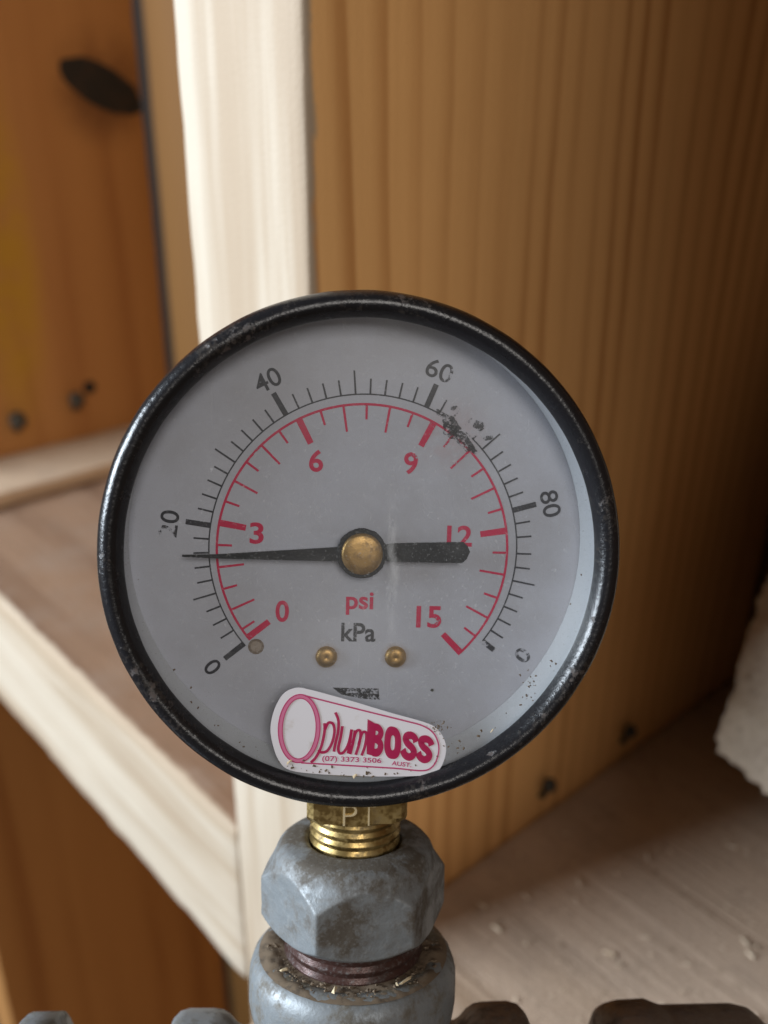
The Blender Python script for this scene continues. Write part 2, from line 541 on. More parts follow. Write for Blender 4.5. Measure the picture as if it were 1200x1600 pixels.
def glyphs(body, bold=0.0, extrude=0.0):
    key = (body, bold, extrude)
    if key not in _font_cache:
        cu = bpy.data.curves.new('lettering', 'FONT')
        cu.body = body
        cu.size = 1.0
        cu.offset = bold
        cu.extrude = extrude
        cu.resolution_u = 6
        o = bpy.data.objects.new('lettering', cu)
        COL.objects.link(o)
        dg = bpy.context.evaluated_depsgraph_get()
        me = bpy.data.meshes.new_from_object(o.evaluated_get(dg))
        vs = [v.co.copy() for v in me.vertices]
        fs = [tuple(p.vertices) for p in me.polygons]
        bpy.data.objects.remove(o)
        bpy.data.curves.remove(cu)
        bpy.data.meshes.remove(me)
        _font_cache[key] = (vs, fs)
    return _font_cache[key]


def lettering(name, body, centre, h, rot, y, mat, parent, bold=0.0, width=None, extrude=0.0):
    """text whose box is h mm tall (width mm wide if given), centred at (x, z) mm, turned rot degrees counter-clockwise"""
    vs, fs = glyphs(body, bold, extrude)
    x0, x1 = min(v.x for v in vs), max(v.x for v in vs)
    y0, y1 = min(v.y for v in vs), max(v.y for v in vs)
    sy = h / (y1 - y0)
    sx = width / (x1 - x0) if width else sy
    c, s = math.cos(math.radians(rot)), math.sin(math.radians(rot))
    out = []
    for v in vs:
        a, b = (v.x - (x0 + x1) / 2) * sx, (v.y - (y0 + y1) / 2) * sy
        out.append(Vector((centre[0] + a * c - b * s, y - v.z * sy, centre[1] + a * s + b * c)) * MM)
    return new(name, out, fs, mat, parent)


def quad_text(name, body, quad, y, mat, parent, bold=0.0):
    """text fitted to a four-cornered box given as (x, z) mm: bottom left, bottom right, top right, top left"""
    vs, fs = glyphs(body, bold)
    x0, x1 = min(v.x for v in vs), max(v.x for v in vs)
    y0, y1 = min(v.y for v in vs), max(v.y for v in vs)
    q = [Vector(p) for p in quad]
    out = []
    for v in vs:
        a, b = (v.x - x0) / (x1 - x0), (v.y - y0) / (y1 - y0)
        p = (q[0] * (1 - a) + q[1] * a) * (1 - b) + (q[3] * (1 - a) + q[2] * a) * b
        out.append(Vector((p.x, y, p.y)) * MM)
    return new(name, out, fs, mat, parent)


# ------------------------------------------------------------------ timber setting (world metres; z measured from camera height)
def W(x, y, z):
    return (x * MM, y * MM, H0 + z * MM)


side = timber('unseen_light_blocker', W(0, 95, -1200), W(44, 345.5, 260), 'blocker_dark', 0.001, 0.03, 0.0002, 11.0, kind='structure')  # out of view, added to keep light out of the right bay
timber('gap_shade_sheet', W(-1300, 430, -1200), W(-400, 440, 260), 'gap_shade', 0.001, 0.05, 0.0002, 12.0, kind='structure')  # black sheet behind the plank's gap, stands in for deep shadow
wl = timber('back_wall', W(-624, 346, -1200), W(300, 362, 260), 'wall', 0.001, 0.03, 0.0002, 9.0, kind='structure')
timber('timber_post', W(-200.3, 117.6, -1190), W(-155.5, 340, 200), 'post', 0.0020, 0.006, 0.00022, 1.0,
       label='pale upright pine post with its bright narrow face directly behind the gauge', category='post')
pk = timber('timber_plank', W(-567, 113, -1200), W(-522, 284.5, 180), 'plank', 0.0015, 0.012, 0.0003, 2.0,
            label='brown upright plank at far left with a big dark knot', category='plank')
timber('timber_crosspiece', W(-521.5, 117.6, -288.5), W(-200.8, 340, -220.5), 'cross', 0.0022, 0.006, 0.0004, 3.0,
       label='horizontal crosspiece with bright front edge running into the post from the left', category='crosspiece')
timber('timber_batten', W(-521.4, 124, -220.1), W(-473, 284, -212.3), 'batten', 0.001, 0.006, 0.0003, 4.0,
       label='thin pale batten lying on the crosspiece against the brown plank', category='batten')
sill = timber('timber_sill', W(-155.0, 60, -283), W(-0.5, 345, -238), 'sill', 0.002, 0.006, 0.0004, 5.0,
              label='dusty horizontal timber at lower right strewn with sawdust, behind the fittings', category='sill')


def knot(parent, y, z, a, b, rot, name='knot', mat='knot', xo=0.0):
    """dark knot: low oval boss in the face that looks along +x (world mm)"""
    verts, faces = [], []
    seg, rings = 28, 5
    for k in range(rings):
        t = k / (rings - 1)
        for i in range(seg):
            th = 2 * math.pi * i / seg
            wv = 1 + 0.05 * noise.noise(Vector((math.cos(th) * 4, math.sin(th) * 4, y))) + 0.03 * noise.noise(Vector((math.cos(th) * 1.3, math.sin(th) * 1.3, y)))
            u, v = a * t * wv * math.cos(th), b * t * wv * math.sin(th)
            c, s = math.cos(rot), math.sin(rot)
            p = Vector(W(-522 + xo + 0.7 * (1 - t * t) + 0.25, y + u * c - v * s, z + u * s + v * c))
            verts.append(p - parent.location)
    for k in range(rings - 1):
        for i in range(seg):
            j = (i + 1) % seg
            faces.append((k * seg + i, k * seg + j, (k + 1) * seg + j, (k + 1) * seg + i))
    return new(name, verts, faces, mat, parent, True)


def tube(name, pts, radii, mat, parent=None, seg=10, **props):
    P = [Vector(p) for p in pts]
    verts, faces = [], []
    for i, p in enumerate(P):
        d = (P[min(i + 1, len(P) - 1)] - P[max(i - 1, 0)]).normalized()
        u = d.orthogonal().normalized()
        w = d.cross(u)
        for k in range(seg):
            th = 2 * math.pi * k / seg
            verts.append(p + (u * math.cos(th) + w * math.sin(th)) * radii[i])
    for i in range(len(P) - 1):
        for k in range(seg):
            j = (k + 1) % seg
            faces.append((i * seg + k, i * seg + j, (i + 1) * seg + j, (i + 1) * seg + k))
    faces.append(tuple(range(seg)))
    faces.append(tuple(range(len(verts) - seg, len(verts))))
    return new(name, verts, faces, mat, parent, True, **props)


knot(pk, 261.5, -23.5, 25.0, 10.5, math.radians(-27))
knot(pk, 232.5, -184, 4.0, 4.0, 0)


def nail(parent, x, y, z, dx, dz, r=1.5):
    pts = [Vector(W(x - 2, y, z)), Vector(W(x + dx * 0.5, y, z + dz * 0.3)), Vector(W(x + dx, y, z + dz)), Vector(W(x + dx + 0.4, y, z + dz + 0.3)), Vector(W(x + dx + 1.5, y, z + dz + 0.9))]
    return tube('nail', [p - parent.location for p in pts], [r * MM, r * MM, r * MM, 2.2 * r * MM, 2.2 * r * MM], 'nail', parent)


nail(pk, -522, 221.6, -196, 5, 8, 2.0)
nail(pk, -522, 186, -200, 5, 8, 2.2)
post = bpy.data.objects['timber_post']
nail(post, -155.5, 209, -231, 3, 8, 1.1)
nail(post, -155.5, 254, -232, 3, 8, 1.1)

# rough-sawn offcut standing at the right: outline in its own plane, then given thickness
off = [(-118.2, 265.5, -146), (-118.2, 263.5, -153.0), (-118.6, 260.5, -157), (-117.7, 259.0, -161.5), (-117.6, 255.5, -166), (-116.3, 253.2, -168.5), (-115.6, 249.7, -174.2),
       (-114.6, 248.3, -177.0), (-113.3, 246.0, -179.7), (-113.6, 243.6, -183.0), (-113.0, 242.2, -184.9), (-112.4, 239.5, -188.9), (-111.7, 236.8, -192.4), (-109.5, 234.9, -195.5), (-92, 235, -201)]
_e1 = (Vector(off[14]) - Vector(off[13])).normalized()
_e2 = (Vector(off[0]) - Vector(off[12])).normalized()
_a = Vector(off[14]) + _e1 * 75
off += [tuple(_a), tuple(_a + _e2 * 230), tuple(Vector(off[0]) + _e2 * 160)]
nb = Vector((-0.6, -0.56, 0.57)).normalized()
nb = (Vector(off[14]) - Vector(off[0])).cross(Vector(off[12]) - Vector(off[0])).normalized()
if nb.dot(Vector((0, 0, 0)) - Vector(off[0])) < 0:
    nb = -nb
dense = []
for i in range(len(off)):
    a, b = Vector(off[i]), Vector(off[(i + 1) % len(off)])
    m = max(1, int((b - a).length / 1.1))
    dense += [a + (b - a) * k / m for k in range(m)]
cen = sum(dense, Vector()) / len(dense)
n = len(dense)
rings = []
for k, (t, dn) in enumerate(((1.0, -44), (1.0, -20), (1.0, -6), (1.0, -0.6), (0.996, -0.1), (0.98, 0), (0.93, 0), (0.88, 0), (0.82, 0), (0.74, 0), (0.64, 0), (0.5, 0), (0.3, 0), (0.05, 0))):
    rg = []
    for p in dense:
        q = cen + (p - cen) * t
        rough = noise.fractal(q * 0.35, 0.7, 2, 4)
        q = q + nb * (dn + ((0.16 * rough + 0.22 * noise.noise(Vector((q.dot(_e2) * 0.9, q.dot(_e1) * 0.05, 1)))) if dn > -2 else 0)) + (p - cen).normalized() * (1.3 * noise.fractal(p * 0.42, 0.35, 2, 4) if dn <= 0 and t > 0.9 else 0)
        rg.append(q + (Vector((6, 6, -2)) if dn < -40 else Vector()))
    rings.append(rg)
vs = [Vector(W(*p)) for rg in rings for p in rg]
fs = [tuple(range(n)), tuple(range(len(vs) - n, len(vs)))]
for k in range(len(rings) - 1):
    fs += [(k * n + i, (k + 1) * n + i, (k + 1) * n + (i + 1) % n, k * n + (i + 1) % n) for i in range(n)]
ob_loc = Vector(W(-90, 250, -180))
oc = new('timber_offcut', [v - ob_loc for v in vs], fs, 'offcut', None, False,
         label='pale rough-sawn timber end poking in at the right edge', category='offcut')
oc.location = ob_loc


def chips(name, spots, mat, size, label, cat, up=(0, 0, 1), parent=None, kind='stuff', grain=False):
    """loose slivers and grains lying on a surface, one joined mesh"""
    verts, faces = [], []
    for (p, s) in spots:
        p = Vector(p)
        a = random.uniform(0, math.pi)
        L = s * size * random.uniform(0.6, 1.8)
        wdt = s * size * random.uniform(0.3, 0.6)
        hh = s * size * random.uniform(0.2, 0.5)
        if grain:
            L, wdt, hh = L * 0.6, L * 0.55, L * 0.35
        upv = Vector(up)
        t = upv.orthogonal().normalized()
        t.rotate(Matrix.Rotation(a, 3, upv))
        b = upv.cross(t)
        i0 = len(verts)
        for (x, y, z) in ((-1, -0.6, 0), (1, -0.3, 0), (0.8, 0.7, 0), (-0.7, 0.8, 0), (-0.6, -0.3, 1), (0.6, -0.2, 0.7), (0.5, 0.4, 0.9), (-0.5, 0.5, 0.6)):
            verts.append(p + t * x * L * random.uniform(.8, 1.2) + b * y * wdt + upv * z * hh)
        for q in ((0, 3, 2, 1), (4, 5, 6, 7), (0, 1, 5, 4), (1, 2, 6, 5), (2, 3, 7, 6), (3, 0, 4, 7)):
            faces.append(tuple(i0 + k for k in q))
    o = new(name, verts, faces, mat, parent)
    if kind:
        o['kind'] = kind
    if label:
        o['label'] = label
        o['category'] = cat
    return o


sp = []
for i in range(170):
    x, y = random.uniform(-150, -40), random.uniform(90, 260)
    sp.append((W(x, y, -237.7), random.choice((0.4, 0.5, 0.6, 0.8, 1.2))))
for i in range(26):
    sp.append((W(-72 + random.gauss(0, 7), 176 + random.gauss(0, 7), -237.5), random.choice((0.7, 1.0, 1.4))))
chips('sawdust', sp, 'sawdust', 0.0011, 'scattered sawdust and small chips on the lower right timber', 'sawdust')

# ------------------------------------------------------------------ pressure gauge (local mm: x right, y away from the viewer, z up the stem)
GR = Matrix(((0.616579, -0.751892, -0.233428), (0.786566, 0.575578, 0.223660), (-0.033812, -0.321511, 0.946302)))
GM = Matrix.Translation((-0.0967817, 0.0812073, H0 - 0.0665820)) @ GR.to_4x4()
g = empty('pressure_gauge', GM, label='round black pressure gauge with grey dial, red and black scales and white sticker', category='pressure gauge')


def dent(th, r, h):
    return r + 0.06 * noise.noise(Vector((math.cos(th) * 2.2, math.sin(th) * 2.2, h * 0.05))) + 0.05 * noise.noise(Vector((math.cos(th) * 9, math.sin(th) * 9, h * 0.4)))


v, f = rev([(34.2, -3.0), (35.2, -3.6), (35.65, -4.8), (35.72, -8.8), (35.6, -9.9), (35.3, -10.8), (34.9, -11.5), (34.3, -11.9), (33.7, -12.0), (33.15, -11.8), (32.7, -11.35), (32.4, -10.8), (32.15, -10.2), (32.05, -9.8), (32.1, -9.6), (33.6, -9.6), (33.9, -8.5), (34.2, -3.0)], 'y', 220, dent)
new('bezel', v, f, 'enamel', g, True)
v, f = rev([(0.01, 16), (28, 16), (31.5, 15), (33.2, 12.5), (33.5, 10), (33.5, -8.3), (32.9, -8.4), (32.9, 12)], 'y', 128)
new('case', v, f, 'enamel', g, True)
v, f = rev([(0.01, -10.1), (20, -10.1), (33.0, -10.1 + 0.15), (33.2, -9.85), (33.2, -9.5), (0.01, -9.5)], 'y', 128)
lens = new('lens', v, f, 'lens', g, True)
v, f = rev([(0.01, -5.0), (12, -5.0), (24, -5.0), (32.8, -5.0), (32.8, -4.4), (0.01, -4.4)], 'y', 160)
dial = new('dial', v, f, 'dial', g, False)
v, f = rev([(31.8, -5.05), (31.9, -5.3), (32.4, -7.5), (32.8, -9.3), (32.85, -9.3), (32.85, -5.05)], 'y', 160)
v = [p + Vector((-0.5, 0, 1.15)) * MM * (1 if math.hypot(p.x, p.z) < 0.0321 else 0) for p in v]
new('inner_ring', v, f, 'rim_white', g, True)


def pol(c, r, deg):
    a = math.radians(deg)
    return (c[0] + r * math.sin(a), c[1] + r * math.cos(a))


# black kPa scale
CK, RK = (0.45, 0.24), 21.73


def ka(v):
    return 2.5958 * v - 133.02 + (4.0 if v < 1 else 0) + (-1.6 * math.exp(-((v - 38) / 16) ** 2)) + (1.0 if v > 85 else 0)


v, f = stroke([pol(CK, RK, ka(0) + (ka(100) - ka(0)) * i / 160) for i in range(161)], 0.20, -5.03)
sk = new('pressure_scale', v, f, 'ink_black', dial, label='outer black scale arc')
for k in range(0, 51):
    val = 2 * k
    if val == 2:
        continue
    big, mid = val % 20 == 0, val % 10 == 0
    ln = 3.45 if big else 3.3 if mid else 2.15
    a = ka(val)
    v, f = stroke([pol(CK, RK - (0.1 if big else 0.02), a), pol(CK, RK + ln, a)], 0.78 if big else 0.27, -5.045, wend=0.74 if big else 0.24)
    new('scale_mark', v, f, 'ink_black', dial)
# red psi scale
CR, RR = (0.32, 0.09), 20.5


def ra(v):
    return 17.8708 * v - 132.83 + (4.9 if v < 0.2 else 0) - 1.2 * math.exp(-((v - 6) / 2.5) ** 2) + (0.9 if v > 13.4 else 0)


v, f = stroke([pol(CR, RR, ra(0) + (ra(15) - ra(0)) * i / 160) for i in range(161)], 0.34, -5.03)
new('pressure_scale', v, f, 'ink_red', dial, label='inner red scale arc')
for k in range(0, 31):
    val = k / 2
    big, mid = k % 6 == 0, k % 2 == 0
    ln = 3.75 if big else 3.65 if mid else 2.1
    v, f = stroke([pol(CR, RR + 0.15, ra(val)), pol(CR, RR - ln, ra(val))], 0.95 if big else 0.34, -5.045, wend=0.85 if big else 0.30)
    new('scale_mark', v, f, 'ink_red', dial)
for body, c, h, w in (('3', (-14.66, 2.40), 3.05, 1.95), ('6', (-6.47, 12.64), 3.1, 1.95), ('9', (6.77, 12.47), 3.1, 1.95), ('12', (13.92, 2.25), 3.0, 3.6), ('15', (9.83, -9.49), 3.2, 3.6), ('0', (-11.03, -8.72), 3.1, 1.9), ('psi', (-0.09, -7.57), 3.3, 3.9)):
    lettering('numeral' if body != 'psi' else 'unit_lettering', body, c, h, -0.6, -5.04, 'ink_red', dial, 0.022, w)
for body, c, h, rot, w in (('20', (-26.75, 3.64), 2.6, 82, 3.7), ('40', (-13.24, 23.62), 2.6, 28, 3.7), ('60', (10.49, 25.41), 2.6, -20, 3.8), ('80', (26.81, 7.0), 2.6, -76, 3.8), ('0', (-20.82, -16.81), 2.5, 130, 1.7), ('kPa', (-0.21, -11.76), 2.75, -0.6, 4.9)):
    lettering('numeral' if body != 'kPa' else 'unit_lettering', body, c, h, rot, -5.04, 'ink_black', dial, 0.02 if body == 'kPa' else 0.008, w)


lettering('numeral', '0', (23.6, -15.1), 2.4, -128, -5.04, 'ink_smudge', dial, 0.02, 1.8)


def blob(c, rx, rz, rot, nseed, y=-5.06, nv=40):
    out = []
    for i in range(nv):
        th = 2 * math.pi * i / nv
        k = 1 + 0.45 * noise.noise(Vector((math.cos(th) * 2 + nseed, math.sin(th) * 2, nseed)))
        a, b = rx * k * math.cos(th), rz * k * math.sin(th)
        cc, ss = math.cos(rot), math.sin(rot)
        out.append((c[0] + a * cc - b * ss, c[1] + a * ss + b * cc))
    return flat(out, y)


for c, rx, rz, rot, sd in (((12.2, 18.0), 1.6, 1.0, -0.8, 1), ((14.2, 15.7), 2.3, 0.8, -0.75, 2), ((10.9, 19.4), 0.9, 0.35, -0.6, 3), ((16.2, 17.9), 0.8, 0.6, -0.4, 4), ((17.6, 16.2), 0.7, 0.3, 0.2, 5), ((12.2, 17.2), 1.3, 0.9, -0.5, 6), ((12.6, 20.3), 0.45, 0.3, 0.4, 7), ((15.4, 14.6), 0.8, 0.3, -0.7, 8)):
    v, f = blob(c, rx, rz, rot, sd * 3.1, -5.06 - 0.004 * sd)
    new('ink_smudge', v, f, 'ink_smudge', dial)
v, f = flat([(-3.8, -19.85), (2.8, -20.0), (3.0, -21.7), (0.5, -21.5), (-2.5, -20.9)], -5.05)
new('faded_stamp', v, f, 'ink_stamp', dial, label='dark smudged stamp')
v, f = blob((10.56, -20.25), 0.22, 0.22, 0, 1.7)
new('ink_dot', v, f, 'nail', dial)
v, f = stroke([(-14.7 + 0.95 * math.cos(t * math.pi / 12), -13.83 + 0.95 * math.sin(t * math.pi / 12)) for t in range(24)], 0.35, -5.05, True)
new('rivet_mark', v, f, 'rivet_grime', dial)
v, f = flat([(-14.7 + 0.95 * math.cos(t * math.pi / 12), -13.83 + 0.95 * math.sin(t * math.pi / 12)) for t in range(24)], -5.04)
new('rivet_mark', v, f, 'rivet_face', dial)
for cx in (-4.72, 5.17):
    v, f = rev([(1.55, -5.0), (1.5, -5.35), (1.25, -5.65), (0.8, -5.8), (0.3, -5.78), (0.01, -5.7)], 'y', 32)
    v = [p + Vector((cx, 0, -15.32)) * MM for p in v]
    new('screw', v, f, 'brass_dull', dial, True)

# pointer with counterweight tail and brass hub
def needle():
    top = [(-24.7, -0.40), (-20, -0.30), (-3.3, 0.85)]
    bot = [(-3.3, -1.15), (-20, -0.85), (-24.7, -0.66)]
    return top, bot


ptr = empty('pointer', GM)
ptr.parent = g
ptr.matrix_parent_inverse = Matrix.Identity(4)
ptr.matrix_basis = Matrix.Identity(4)
t_, b_ = needle()
v, f = flat(t_ + b_, -7.2, 0.3)
new('needle', v, f, 'pointer', ptr)
v, f = flat([(3.2, 1.25), (4.4, 1.45), (14.2, 1.70), (14.75, 1.2), (15.15, 0.35), (14.7, -0.7), (14.1, -1.25), (4.4, -1.15), (3.2, -1.0)], -7.2, 0.3)
new('tail', v, f, 'pointer', ptr)


def ragged(th, r, h):
    return r + (0.12 * noise.noise(Vector((math.cos(th) * 6, math.sin(th) * 6, 1.0))) if r > 1 else 0)


v, f = rev([(0.01, -7.3), (3.4, -7.3), (3.5, -7.2), (3.5, -6.7), (0.01, -6.7)], 'y', 64, ragged)
new('hub_ring', v, f, 'pointer', ptr)
v, f = rev([(0.01, -8.35), (1.6, -8.33), (2.5, -8.22), (2.8, -8.05), (2.88, -7.8), (2.88, -7.25), (0.01, -7.25)], 'y', 64)
new('hub', v, f, 'brass_dull', ptr, True)
v, f = rev([(1.2, -7.0), (1.2, -4.4)], 'y', 24)
new('spindle', v, f, 'brass_dull', ptr, True)


# sticker on the lens; artwork drawn in its own units (1200 x 658) and laid out in mm
def sm(x, y):
    return (-13.5865 + 0.0229431 * x + 0.000387 * y, -16.70 - 0.000128 * x - 0.0236 * y)


def sml(pts):
    return [sm(*p) for p in pts]


so = smoothline([(205, 66), (290, 78), (520, 140), (760, 212), (985, 275), (1060, 318), (1105, 390), (1110, 470), (1075, 560), (1010, 595), (860, 606), (600, 604), (330, 590), (160, 565), (95, 505), (58, 400), (48, 300), (75, 190), (130, 100)], True, 6)
v, f = flat(sml(so), -10.17, 0.04)
stk = new('sticker', v, f, 'sticker', g, label='white rounded sticker with magenta lettering, stuck low on the lens')


def ell(cx, cy, rx, ry, rot, nv=60):
    c, s = math.cos(rot), math.sin(rot)
    return [(cx + rx * math.cos(2 * math.pi * i / nv) * c - ry * math.sin(2 * math.pi * i / nv) * s, cy + rx * math.cos(2 * math.pi * i / nv) * s + ry * math.sin(2 * math.pi * i / nv) * c) for i in range(nv)]


K = 0.0233
v, f = stroke(sml(ell(220, 312, 113, 196, 0.06)), 22 * K, -10.232, True)
new('printed_ring', v, f, 'pink', stk)
v, f = stroke(sml(ell(220, 312, 125, 207, 0.06)), 7 * K, -10.238, True)
new('printed_ring', v, f, 'line', stk)
v, f = stroke(sml(ell(220, 312, 101, 184, 0.06)), 6 * K, -10.238, True)
new('printed_ring', v, f, 'line', stk)
out_l = smoothline([(255, 112), (330, 132), (600, 200), (860, 264), (970, 295), (1035, 340), (1066, 410), (1062, 480), (1030, 545), (965, 570), (800, 555), (560, 540), (330, 526), (230, 520)], False, 6)
v, f = stroke(sml(out_l), 9 * K, -10.235)
new('printed_outline', v, f, 'line', stk)
sw = 17 * K
letters = [
    [[(372, 278), (372, 330), (352, 420), (320, 485), (288, 518)], [(374, 318), (396, 276), (424, 284), (432, 330), (418, 395), (388, 446), (352, 456), (334, 440)]],
    [[(438, 213), (456, 262), (454, 330), (438, 400), (428, 452)]],
    [[(480, 296), (470, 360), (455, 430), (464, 462), (490, 452), (518, 400), (536, 316)], [(536, 316), (526, 390), (514, 464)]],
    [[(556, 322), (546, 390), (526, 468)], [(541, 400), (562, 332), (584, 322), (590, 350), (580, 410), (560, 472)], [(578, 410), (598, 342), (619, 332), (626, 358), (616, 420), (596, 476)]],
]
for let in letters:
    vv, ff = [], []
    for j, st_ in enumerate(let):
        v, f = stroke(sml(smoothline(st_, False, 6)), sw, -10.24 - 0.004 * j)
        ff += [tuple(len(vv) + i for i in q) for q in f]
        vv += v
    new('printed_letter', vv, ff, 'magenta', stk)


def heavy(ch, quad, j0):
    """fat poster letter drawn in a unit box and bent into a four-cornered box (tl, tr, br, bl)"""
    tl, tr, br, bl = [Vector(q) for q in quad]

    def at(x, y):
        p = (tl * (1 - x) + tr * x) * (1 - y) + (bl * (1 - x) + br * x) * y
        return sm(p.x, p.y)
    vv, ff = [], []

    def add(v, f):
        ff.extend(tuple(len(vv) + i for i in q) for q in f)
        vv.extend(v)

    def ribbon(pts, wx, dy):
        P = [Vector(p) for p in smoothline(pts, False, 7)]
        v, f = [], []
        for i, p in enumerate(P):
            d = (P[min(i + 1, len(P) - 1)] - P[max(i - 1, 0)]).normalized()
            nn = Vector((-d.y, d.x))
            for sgn in (1, -1):
                q = p + Vector((nn.x * wx / 2, nn.y * wx / 2 * 0.62)) * sgn
                x, z = at(q.x, q.y)
                v.append(Vector((x, -10.24 - dy, z)) * MM)
        f = [(2 * i, 2 * i + 1, 2 * i + 3, 2 * i + 2) for i in range(len(P) - 1)]
        add(v, f)
    if ch == 'B':
        add(*flat([at(-0.02, -0.02), at(0.52, 0.06), at(0.46, 1.0), at(-0.02, 0.97)], -10.24))
        ribbon([(0.40, 0.15), (0.66, 0.16), (0.82, 0.26), (0.76, 0.40), (0.58, 0.49), (0.36, 0.50)], 0.34, 0.004)
        ribbon([(0.36, 0.49), (0.66, 0.52), (0.84, 0.64), (0.80, 0.80), (0.62, 0.89), (0.36, 0.89)], 0.38, 0.008)
    elif ch == 'O':
        N = 40
        v, f = [], []
        for i in range(N):
            th = 2 * math.pi * i / N
            for rx, ry in ((0.52, 0.52), (0.13, 0.24)):
                e = 0.8
                cx_ = math.copysign(abs(math.cos(th)) ** e, math.cos(th))
                sy_ = math.copysign(abs(math.sin(th)) ** e, math.sin(th))
                x, z = at(0.5 + rx * cx_, 0.5 + ry * sy_)
                v.append(Vector((x, -10.24, z)) * MM)
        f = [(2 * i, 2 * i + 1, (2 * i + 3) % (2 * N), (2 * i + 2) % (2 * N)) for i in range(N)]
        add(v, f)
    else:
        ribbon([(0.90, 0.33), (0.80, 0.20), (0.56, 0.14), (0.30, 0.19), (0.22, 0.31), (0.36, 0.44), (0.62, 0.54), (0.78, 0.67), (0.70, 0.82), (0.46, 0.89), (0.20, 0.82), (0.06, 0.67)], 0.42, 0.0)
    new('printed_letter', vv, ff, 'magenta', stk)


heavy('B', ((634, 258), (734, 282), (722, 486), (628, 474)), 0)
heavy('O', ((740, 290), (838, 316), (832, 500), (732, 488)), 0)
heavy('S', ((848, 314), (940, 338), (932, 512), (838, 500)), 0)
heavy('S', ((942, 338), (1034, 362), (1028, 528), (932, 515)), 0)
quad_text('printed_number', '(07) 3373 3506', sml([(356, 518), (716, 532), (717, 492), (358, 476)]), -10.24, 'line', stk, 0.016)
quad_text('printed_word', 'AUST.', sml([(778, 536), (900, 549), (902, 522), (782, 508)]), -10.24, 'line', stk, 0.016)

# brass stem: square shank under the case, then the round thread
def square(half):
    def fn(th, r, h):
        a = (th + math.pi / 4) % (math.pi / 2) - math.pi / 4
        return min(half / math.cos(a), r)
    return fn


stem = empty('stem', GM)
stem.parent = g
stem.matrix_basis = Matrix.Identity(4)
v, f = rev([(9.6, -31), (9.6, -38.6), (9.0, -39.4), (7.4, -39.8), (6.6, -39.85)], 'z', 96, square(7.3), True)
new('shank', v, f, 'brass', stem)


def thread_prof(r, z0, z1, pitch, dep, n=8):
    out = []
    z = z0
    while z > z1:
        out += [(r - dep, z), (r, z - pitch * 0.35), (r, z - pitch * 0.5), (r - dep, z - pitch * 0.92)]
        z -= pitch
    return out


v, f = rev([(6.5, -39.8)] + thread_prof(6.85, -40.0, -46.0, 1.35, 0.38), 'z', 96)
new('thread', v, f, 'brass', stem, True)
for ch, x in (('P', -1.1), ('T', 1.6)):
    lettering('stamped_letter', ch, (x, -38.0), 3.0, 0, -7.35, 'brass_edge', stem, -0.02, 2.0, 0.06)

# ------------------------------------------------------------------ hexagon bush and tee
hb = empty('hex_bush', GM, label='grey galvanised hexagon bush that the brass stem screws into', category='bush')


def hexa(R, turn):
    ap = R * math.cos(math.pi / 6)
    def fn(th, r, h):
        a = (th - turn + math.pi / 6) % (math.pi / 3) - math.pi / 6
        hx = ap / math.cos(a)
        # soften the cast corners
        rr = -math.log(math.exp(-(hx - 12) * 22.0) + math.exp(-(r - 12) * 22.0)) / 22.0 + 12 if r > 8 else r
        th_v = Vector((math.cos(th) * 3, math.sin(th) * 3, h * 0.25))
        return rr + 0.10 * noise.noise(th_v * 1.3) + 0.03 * noise.noise(th_v * 4)
    return fn


prof = [(6.7, -46.5), (7.0, -45.2), (7.6, -44.6), (8.8, -44.6), (10.6, -45.0), (11.6, -45.9), (12.1, -47.0), (12.6, -48.0), (13.3, -49.0), (14.0, -50.0), (15.0, -51.2), (16.0, -52.5), (16.0, -54.6), (15.2, -55.2), (14.2, -56.0), (13.2, -56.8), (12.4, -57.4), (11.6, -58.0), (10.2, -58.2)]
HT = math.radians(-24.5 - 30)
v, f = rev(smoothline(prof, False, 5), 'z', 288, hexa(14.15, math.radians(-24.5 + 180 - 30 + 30) + math.radians(30)))
new('hex_body', v, f, 'galv_nut', hb, True)
v, f = rev([(10.2, -58.0)] + thread_prof(10.55, -58.0, -63.5, 1.7, 0.45), 'z', 96)
new('thread', v, f, 'rust', hb, True)

te = empty('pipe_tee', GM, label='galvanised pipe tee below the gauge with dirt on its thick rim', category='pipe tee')


def lumpy(th, r, h):
    p = Vector((math.cos(th) * 2.5, math.sin(th) * 2.5, h * 0.15))
    return r + 0.18 * noise.noise(p) + 0.07 * noise.noise(p * 4)


ZA = -91.0
v, f = rev([(10.4, -64.5), (10.5, -63.2), (11.2, -62.5), (12.4, -62.2), (13.6, -62.35), (14.6, -62.9), (15.3, -63.8), (15.75, -65.2), (15.85, -67), (15.8, -70), (15.5, -72), (14.8, -73.6), (13.8, -74.6), (13.2, -76), (13.0, ZA)], 'z', 128, lumpy)
new('branch_rim', v, f, 'galv_tee', te, True)
v, f = rev([(13.2, -20), (13.0, -8), (13.0, 8), (13.2, 20)], 'x', 96, lumpy)
v = [p + Vector((0, 0, ZA)) * MM for p in v]
new('body', v, f, 'galv_tee', te, True)
for s in (-1, 1):
    v, f = rev([(13.0, 17.0 * s), (13.6, 18.2 * s), (14.8, 19.4 * s), (15.5, 20.6 * s), (15.7, 22 * s), (15.7, 26 * s), (15.4, 27.4 * s), (14.6, 28.2 * s), (11, 28.4 * s)], 'x', 96, lumpy)
    v = [p + Vector((0, 0, ZA)) * MM for p in v]
    new('run_rim', v, f, 'galv_tee' if s < 0 else 'brown_iron', te, True)

